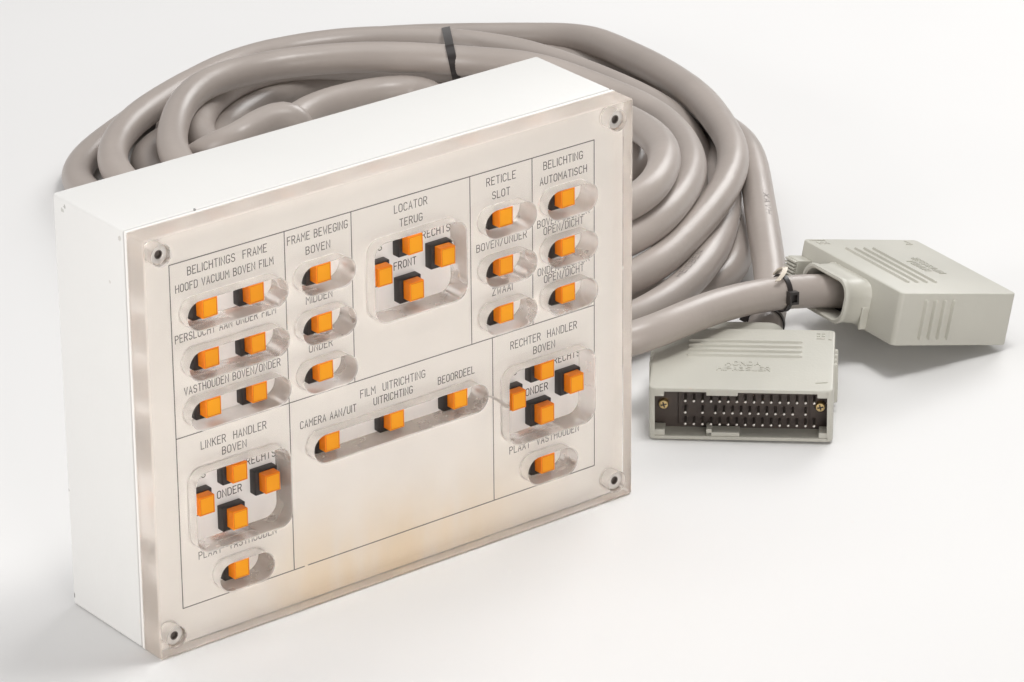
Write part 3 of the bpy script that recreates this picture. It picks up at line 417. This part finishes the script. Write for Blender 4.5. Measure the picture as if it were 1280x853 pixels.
for z in (178, 151.4, 125.1): BT += [(39.2, z), (66.7, z), (106.8, z), (220.3, z), (260.4, z)]
BT += [(163.4, 178.1), (183.6, 166.1), (163.7, 152.8), (144.4, 165.8)]
BT += [(109.7, 85.6), (149.8, 85.6), (190.1, 85.7)]
BT += [(53.3, 85.5), (72.8, 73.8), (52.7, 60.1), (33.3, 73.6)]
BT += [(246.5, 85.6), (266.1, 72.4), (246.4, 60.6), (227.9, 73.7)]
BT += [(52.5, 32.9), (246.5, 32.4)]
body0 = button_body(); cap0 = button_cap(body0)
for i, (x, z) in enumerate(BT):
    if i == 0: b, c = body0, cap0
    else:
        b = body0.copy(); COL.objects.link(b); c = cap0.copy(); COL.objects.link(c); c.parent = b
    b.location = (x * MM, random.uniform(-.0001, .00015), z * MM)
    c.rotation_euler = (0, math.radians(random.uniform(-.7, .7)), 0)

# socket head cap screws in the corners
def screw_mesh():
    bm = bmesh.new(); n = 36
    def ring(r, y, hexa=False):
        out = []
        for k in range(n):
            a = 2 * math.pi * k / n
            rr = r / math.cos((a + math.pi / 6) % (math.pi / 3) - math.pi / 6) if hexa else r
            out.append((rr * math.cos(a), y, rr * math.sin(a)))
        return out
    loft(bm, [ring(2.6, YP - .05), ring(2.6, 8.2), ring(5.15, 8.2), ring(5.15, 2.9), ring(5.0, 2.5), ring(4.7, 2.3), ring(2.75, 2.3), ring(2.25, 2.5)], 0)
    loft(bm, [ring(6.0, YP - .04), ring(2.6, YP - .06)], 0)
    return finish(bm, "cap_screw", M_steel, boxo)
def socket_mesh(parent):
    bm = bmesh.new(); n = 36; rs = []
    for y, r in ((2.48, 2.3), (2.6, 1.75), (4.2, 1.7)):
        rs.append([((r / math.cos((2 * math.pi * k / n + math.pi / 6) % (math.pi / 3) - math.pi / 6) if r < 2.3 else r) * math.cos(2 * math.pi * k / n), y,
                    (r / math.cos((2 * math.pi * k / n + math.pi / 6) % (math.pi / 3) - math.pi / 6) if r < 2.3 else r) * math.sin(2 * math.pi * k / n)) for k in range(n)])
    loft(bm, rs, 0, True, False, True)
    return finish(bm, "hex_socket", M_socket, parent)
s0 = screw_mesh(); k0 = socket_mesh(s0)
for i, (x, z) in enumerate(SCR):
    if i == 0: s, k = s0, k0
    else:
        s = s0.copy(); COL.objects.link(s); k = k0.copy(); COL.objects.link(k); k.parent = s
    s.location = (x * MM, 0, z * MM); s.rotation_euler = (0, random.uniform(0, 1), 0)

# ------------------------------------------------------------------ cables (baked centre lines, millimetres)
RC = 9.6
def cable(name, P, label):
    path = cr_path(P, 4.0)
    path = [path[0] + Vector((0, -12, 0))] + path
    bm = bmesh.new()
    tube(bm, path, lambda i: RC * (1 + .012 * math.sin(i * .23) + .008 * math.sin(i * .071 + 1)), 28)
    o = finish(bm, name, M_cable, None, 50)
    o["label"] = label; o["category"] = "cable"; o["group"] = "grey cables coiled behind the box"
    return o, path
long_o, path_long = cable("multicore_cable", CABLE_LONG, "thick grey cable in the coil whose end runs into the tilted far-right plug connector")
short_o, path_short = cable("multicore_cable", CABLE_SHORT, "thick grey cable dropping steeply into the back of the plug that shows its pins")

def cable_print(o, path, near, look, text, length, h, flip):
    """faded maker's print that follows the jacket"""
    i = min(range(len(path)), key=lambda k: (path[k] - Vector(near)).length)
    T, U = frames(path[max(i - 16, 0):i + 17]); seg = path[max(i - 16, 0):i + 17]
    s = [0]
    for a, c in zip(seg, seg[1:]): s.append(s[-1] + (c - a).length)
    mid = s[min(16, len(s) - 1)]
    def place(u, v, k):
        q = mid + flip * (u - length / 2); j = max(0, min(len(s) - 2, next((m for m in range(len(s) - 1) if s[m + 1] >= q), len(s) - 2)))
        t = (q - s[j]) / (s[j + 1] - s[j]); p = seg[j].lerp(seg[j + 1], t); tg = T[j].lerp(T[j + 1], t).normalized()
        n = Vector(look); n = (n - tg * n.dot(tg)).normalized(); w = n.cross(tg * flip)
        a = (v - h / 2) / RC
        return p + (n * math.cos(a) + w * math.sin(a)) * (RC * 1.022 + .06 + .004 * k)
    bm = bmesh.new(); write(bm, text, 0, length, 0, h, .4, place)
    finish(bm, "printed_legend", M_print, o, recalc=False)
CAMD = -R2
cable_print(long_o, path_long, (472.5, 156.3, 25.3), CAMD * .8 - R0 * .30 - R1 * .42, "HEIDBEN", 36, 3.4, -1)
cable_print(short_o, path_short, CABLE_SHORT[324], CAMD * .8 + R0 * .15, "XAVH", 26, 3.4, 1)

# ------------------------------------------------------------------ plug connectors
L_, D_, H_ = 99.4, 80.7, 30.8
def build_connector(label, M4, pins):
    root = empty("plug_connector", label, "connector", M4, "grey plug connectors")
    # shell with the contact cavity in its front
    bm = bmesh.new()
    fs = box(bm, 0, L_, 0, D_, 0, H_, 0)
    outer_e = list(bm.edges)
    front = min(fs, key=lambda f: f.calc_center_median().y)
    # round the upright corners more than the top edges
    up = [e for e in bm.edges if abs(e.verts[0].co.z - e.verts[1].co.z) > 1]
    bmesh.ops.bevel(bm, geom=up, offset=3.2, segments=5, profile=.5, affect='EDGES')
    es = [e for e in bm.edges if abs(e.verts[0].co.z - e.verts[1].co.z) < .01]
    bmesh.ops.bevel(bm, geom=es, offset=.9, segments=3, profile=.5, affect='EDGES')
    front = min(bm.faces, key=lambda f: (round(f.calc_center_median().y, 2), -f.calc_area()))
    bmesh.ops.delete(bm, geom=[f for f in bm.faces if f.calc_center_median().y < 3.4 and f.normal.y < -.1], context='FACES') if False else None
    bmesh.ops.inset_region(bm, faces=[front], thickness=.2, depth=0)
    # stretch the front opening to its real rim, then sink it
    x0, x1, z0, z1 = 2.4, L_ - 2.4, 2.2, H_ - 2.2
    vs = list(front.verts)
    cx = sum(v.co.x for v in vs) / len(vs); cz = sum(v.co.z for v in vs) / len(vs)
    for v in vs:
        v.co.x = x0 if v.co.x < cx else x1; v.co.z = z0 if v.co.z < cz else z1
    r = bmesh.ops.extrude_discrete_faces(bm, faces=[front])
    for v in r['faces'][0].verts: v.co.y += 13.0
    # ring walls of the front corners: close the rim flush
    # raised ridges on the lid
    for k in range(4):
        y = 43.5 + 6.4 * k
        rings = []
        for x, s in ((18.5, .1), (19.3, .8), (20.3, 1), (80, 1), (81, .8), (81.8, .1)):
            rings.append([(x, y - 1.25 * s, H_ - .05), (x, y - .6 * s, H_ + 1.25 * s), (x, y + .6 * s, H_ + 1.25 * s), (x, y + 1.25 * s, H_ - .05)])
        loft(bm, rings, 0, False)
    # grip ribs on both ends
    for xs, sg in ((0, -1), (L_, 1)):
        for k in range(4):
            y = 43.5 + 6.4 * k
            rings = []
            for z, s in ((3.6, .1), (4.4, .8), (5.2, 1), (26, 1), (26.8, .8), (27.6, .1)):
                rings.append([(xs - sg * .05, y - 1.5 * s, z), (xs + sg * 1.9 * s, y - .8 * s, z), (xs + sg * 1.9 * s, y + .8 * s, z), (xs - sg * .05, y + 1.5 * s, z)])
            loft(bm, rings, 0, False)
    # keying tabs in the mouth
    for (a, b, z, zz) in ((2.4, 8.2, H_ - 5.4, H_ - 2.2), (L_ - 8.6, L_ - 2.4, H_ - 5.0, H_ - 2.2), (2.4, 8.6, 2.2, 5.6), (L_ - 7.6, L_ - 2.4, 2.2, 5.2), (31, 48, H_ - 4.6, H_ - 2.2), (31, 49, 2.2, 4.4), (31, 34, 2.2, 6.2)):
        box(bm, a + .02, b - .02, .6, 9.5, z + .01, zz + .03 if zz > 10 else zz, 0, .25, 1)
    # parting line of the two half shells: a thin raised bead round the back
    shell = finish(bm, "shell", M_shell, root, 30)
    # embossed lettering and marks
    bm = bmesh.new()
    def onlid(u, v, k): return (u, v, H_ + .34 + .012 * k)
    def raise_(bm, name):
        r = bmesh.ops.extrude_face_region(bm, geom=list(bm.faces))
        bmesh.ops.translate(bm, vec=(0, 0, -.5), verts=[v for v in r['geom'] if isinstance(v, bmesh.types.BMVert)])
        finish(bm, name, M_shell, shell, 20); return bmesh.new()
    write(bm, "HONDA", 40.5, 59, 31.2, 4.6, .75, onlid); bm = raise_(bm, "embossed_lettering")
    write(bm, "HIPA3SLER", 36, 64.5, 24.2, 4.6, .75, onlid); bm = raise_(bm, "embossed_lettering")
    for pl in ([(90, 13.5), (90, 9.5), (96, 10.4)], [(89.5, 75), (93.5, 75)], [(89.5, 71.6), (93.5, 71.6)], [(89.5, 68.2), (93.5, 68.2)], [(91.5, 75), (91.5, 68.2)], [(96, 78), (96, 67.5), (97.3, 67.2)]):
        ribbon(bm, pl, .7, onlid); bm = raise_(bm, "embossed_mark")
    bm.free()
    # cable collar on the back
    bm = bmesh.new()
    def rr(hw, hh, r, y, dz=0): return [(49.5 + a, y, 14.6 + dz + b) for a, b in rrect(0, 0, hw, hh, r, 8)]
    loft(bm, [rr(23.5, 13.4, 8, D_ - .3, -.2), rr(22.0, 12.9, 8.5, D_ + 3, -.1), rr(21.3, 12.6, 9, D_ + 12), rr(22.2, 13.2, 9.5, D_ + 13.6), rr(22.4, 13.4, 9.6, D_ + 15.2), rr(21.8, 12.9, 9.2, D_ + 16.4),
              rr(20.4, 11.6, 8.6, D_ + 16.6), rr(19.4, 10.8, 8, D_ + 15.8), rr(19.0, 10.4, 7.8, D_ + 3)], 0)
    loft(bm, [rr(19.0, 10.4, 7.8, D_ + 3), rr(18.9, 10.3, 7.7, D_ + .4)], 1, True, False, True)
    # web between collar and shell
    for s in (-1, 1):
        xw = 49.5 + s * 22.6
        box(bm, xw - .8, xw + .8, D_ - .2, D_ + 4.5, .8, 13.5, 0, .3, 1)
    finish(bm, "cable_collar", [M_shell, M_dark], root, 40)
    # knurled thumb grip beside the collar
    bm = bmesh.new()
    box(bm, 86.5, 97.5, D_ - .2, D_ + 9.6, 9.2, 21.6, 0, .8, 2)
    for k in range(6):
        box(bm, 87.0, 97.0, D_ + 9.4, D_ + 11.4, 9.7 + 2.0 * k, 11.0 + 2.0 * k, 0, .4, 2)
    finish(bm, "thumb_latch", M_shell, root)
    # contact panel with its pins
    bm = bmesh.new()
    box(bm, 2.5, L_ - 2.5, 12.2, 12.9, 2.3, H_ - 2.3, 0)
    box(bm, 15.5, L_ - 13.0, 10.8, 12.3, 4.4, H_ - 3.8, 0, .3, 1)
    panel = finish(bm, "contact_panel", M_contact, root)
    if not pins: return root
    x0, pitch = 19.6, 4.64
    rows = [(22.1, [x0 + pitch * k for k in range(16)]), (15.3, [x0, x0 + 2 * pitch] + [x0 + pitch * (k + 3.5) for k in range(10)] + [x0 + 14 * pitch]), (8.5, [x0 + pitch * k for k in range(16)])]
    first = None
    for z, xs in rows:
        for x in xs:
            if first is None:
                bm = bmesh.new(); n = 14
                ring = lambda r, y: [(r * math.cos(2 * math.pi * k / n), y, r * math.sin(2 * math.pi * k / n)) for k in range(n)]
                loft(bm, [ring(.78, 10.9), ring(.78, 2.9)], 1)
                loft(bm, [ring(.78, 2.9), ring(.80, 2.5), ring(.62, 2.05), ring(.25, 1.9)], 0, True, False, True)
                p = first = finish(bm, "contact_pin", [M_pin, M_pinbody], panel)
            else:
                p = first.copy(); COL.objects.link(p)
            p.location = (x * MM, 0, z * MM)
    first = None
    for x in (7.6, L_ - 7.0):
        bm = bmesh.new(); n = 28
        ring = lambda r, y: [(x + r * math.cos(2 * math.pi * k / n), y, 16.6 + r * math.sin(2 * math.pi * k / n)) for k in range(n)]
        loft(bm, [ring(2.7, 12.3), ring(2.7, 9.6), ring(2.3, 9.0), ring(.6, 8.8)], 0, True, False, True)
        a0 = .5 + x
        for q in (0, 1):
            c, s_ = math.cos(a0 + q * math.pi / 2), math.sin(a0 + q * math.pi / 2)
            y = 8.72 - .02 * q
            quad = [(x + c * 1.7 - s_ * .38, y, 16.6 + s_ * 1.7 + c * .38), (x + c * 1.7 + s_ * .38, y, 16.6 + s_ * 1.7 - c * .38), (x - c * 1.7 + s_ * .38, y, 16.6 - s_ * 1.7 - c * .38), (x - c * 1.7 - s_ * .38, y, 16.6 - s_ * 1.7 + c * .38)]
            bm.faces.new([bm.verts.new(v) for v in quad]).material_index = 1
        finish(bm, "mounting_screw", [M_brass, M_dark], root)
    return root
def pose(R, T):
    m = Matrix.Identity(4)
    for i in range(3):
        for j in range(3): m[i][j] = R[i][j]
        m[i][3] = T[i] * MM
    q = m.to_quaternion().normalized().to_matrix().to_4x4(); q.translation = m.translation
    return q
RA = [[0.7376, 0.6753, -0.0062], [-0.6752, 0.7376, 0.0048], [0.0078, 0.0006, 1.0]]
RB = [[0.1331, -0.9662, 0.221], [0.9907, 0.136, -0.0023], [-0.0278, 0.2192, 0.9753]]
build_connector("grey plug connector lying flat beside the box with its three rows of pins showing", pose(RA, (349.6, 46.0, 0.2)), True)
build_connector("grey plug connector tilted up at its cable collar, casting a dark shadow at far right", pose(RB, (581.9, 10.4, 2.9)), False)

# ------------------------------------------------------------------ cable ties
def band(bm, ring2d, O, e1, e2, n, wid, thick, mi=0):
    """closed strap round a 2-D outline in the plane (O, e1, e2)"""
    m = len(ring2d); c = Vector((sum(p[0] for p in ring2d) / m, sum(p[1] for p in ring2d) / m))
    rings = []
    for p in ring2d:
        q = Vector(p); d = (q - c).normalized(); a = O + e1 * q.x + e2 * q.y; b = O + e1 * (q.x + d.x * thick) + e2 * (q.y + d.y * thick)
        rings.append([a - n * wid / 2, b - n * wid / 2, b + n * wid / 2, a + n * wid / 2])
    rings.append(rings[0]); loft(bm, rings, mi); bmesh.ops.remove_doubles(bm, verts=bm.verts, dist=1e-4)
def tie_things(name, label, grp=None):
    return empty(name, label, "cable tie", None, "black cable ties on the grey cables")
# the tie that bundles three turns behind the box
O = Vector((546.76, 487.03, 44.5)); n = Vector((-.82388, .53729, -.18038)).normalized()
e1 = Vector((n.y, -n.x, 0)).normalized(); e2 = n.cross(e1); e2 = e2 if e2.z > 0 else -e2
SH = Vector((.5625, -.826, .0368)) * 5.0; O = O + SH
cent = [c + SH for c in [Vector((546.76, 487.03, 44.5)), Vector((568.5, 514.1, 26.1)), Vector((584.2, 540.2, 31.8))]]
pts = []
for c in cent:
    u, v = (c - O).dot(e1), (c - O).dot(e2)
    pts += [Vector((u + 10.1 * math.cos(k * math.pi / 16), v + 10.1 * math.sin(k * math.pi / 16))) for k in range(32)]
hull = [pts[i] for i in convex_hull_2d(pts)]
root = tie_things("cable_tie", "black strap wrapped round several turns of the coil behind the box top")
bm = bmesh.new(); band(bm, hull, O, e1, e2, n, 5.4, 1.1); finish(bm, "strap", M_tie, root, 40)
# small ties where each cable enters its plug
def end_tie(path, dist_from_end, facing, label, strap_mat):
    T, U = frames(path); acc = 0; i = len(path) - 1
    while acc < dist_from_end: acc += (path[i] - path[i - 1]).length; i -= 1
    O = path[i]; n = T[i]; up = Vector((0, 0, 1)); e2 = (up - n * up.dot(n)).normalized(); e1 = n.cross(e2)
    root = tie_things("cable_tie", label)
    bm = bmesh.new(); band(bm, [(10.0 * math.cos(k * math.pi / 20), 10.0 * math.sin(k * math.pi / 20)) for k in range(40)], O, e1, e2, n, 2.8, .8)
    finish(bm, "strap", strap_mat, root, 40)
    d = Vector(facing); d = (d - n * d.dot(n)).normalized(); t = n.cross(d)
    def P(a, b, c): return O + d * a + t * b + n * c
    bm = bmesh.new()      # locking head: a small frame with a slot
    for (a0, a1, b0, b1, c0, c1) in ((10.4, 14.6, -3.6, -2.2, -2.9, 2.9), (10.4, 14.6, 2.2, 3.6, -2.9, 2.9), (10.4, 14.6, -2.2, 2.2, -2.9, -1.7), (10.4, 14.6, -2.2, 2.2, 1.7, 2.9), (10.4, 12.4, -2.2, 2.2, -1.7, 1.7)):
        vs = [bm.verts.new(P(a, b, c)) for a in (a0, a1) for b in (b0, b1) for c in (c0, c1)]
        for q in ((0, 1, 3, 2), (4, 6, 7, 5), (0, 4, 5, 1), (2, 3, 7, 6), (0, 2, 6, 4), (1, 5, 7, 3)): bm.faces.new([vs[k] for k in q])
    finish(bm, "locking_head", M_tie, root)
    return root, O, n, d, t
def tail(root, pts, side, wid, m):
    bm = bmesh.new(); path = cr_path(pts, 1.0); rings = []
    for i, p in enumerate(path):
        tg = (path[min(i + 1, len(path) - 1)] - path[max(i - 1, 0)]).normalized(); nn = tg.cross(side).normalized(); w = wid / 2
        rings.append([p - side * w - nn * .5, p + side * w - nn * .5, p + side * w + nn * .5, p - side * w + nn * .5])
    loft(bm, rings, 0, True, True, True); finish(bm, "tail", m, root, 40)
r, O, n, d, t = end_tie(path_long, 46, (-.5, -.75, .15), "dark cable tie with a cream tail on the cable near the tilted plug connector", M_tie)
e2 = (Vector((0, 0, 1)) - n * n.z).normalized(); e1 = n.cross(e2)
tail(r, [O + e1 * -9 + e2 * 8, O + e1 * -5 + e2 * 12.5 + n * .5, O + e1 * -1 + e2 * 14.5 + n * 1, O + e1 * 4 + e2 * 13 + n * -3, O + e1 * 7 + e2 * 10.5 + n * -8], n, 3.4, M_tie_pale)
r, O, n, d, t = end_tie(path_short, 38, (-.85, .25, .3), "black cable tie on the cable just behind the plug that shows its pins", M_tie)
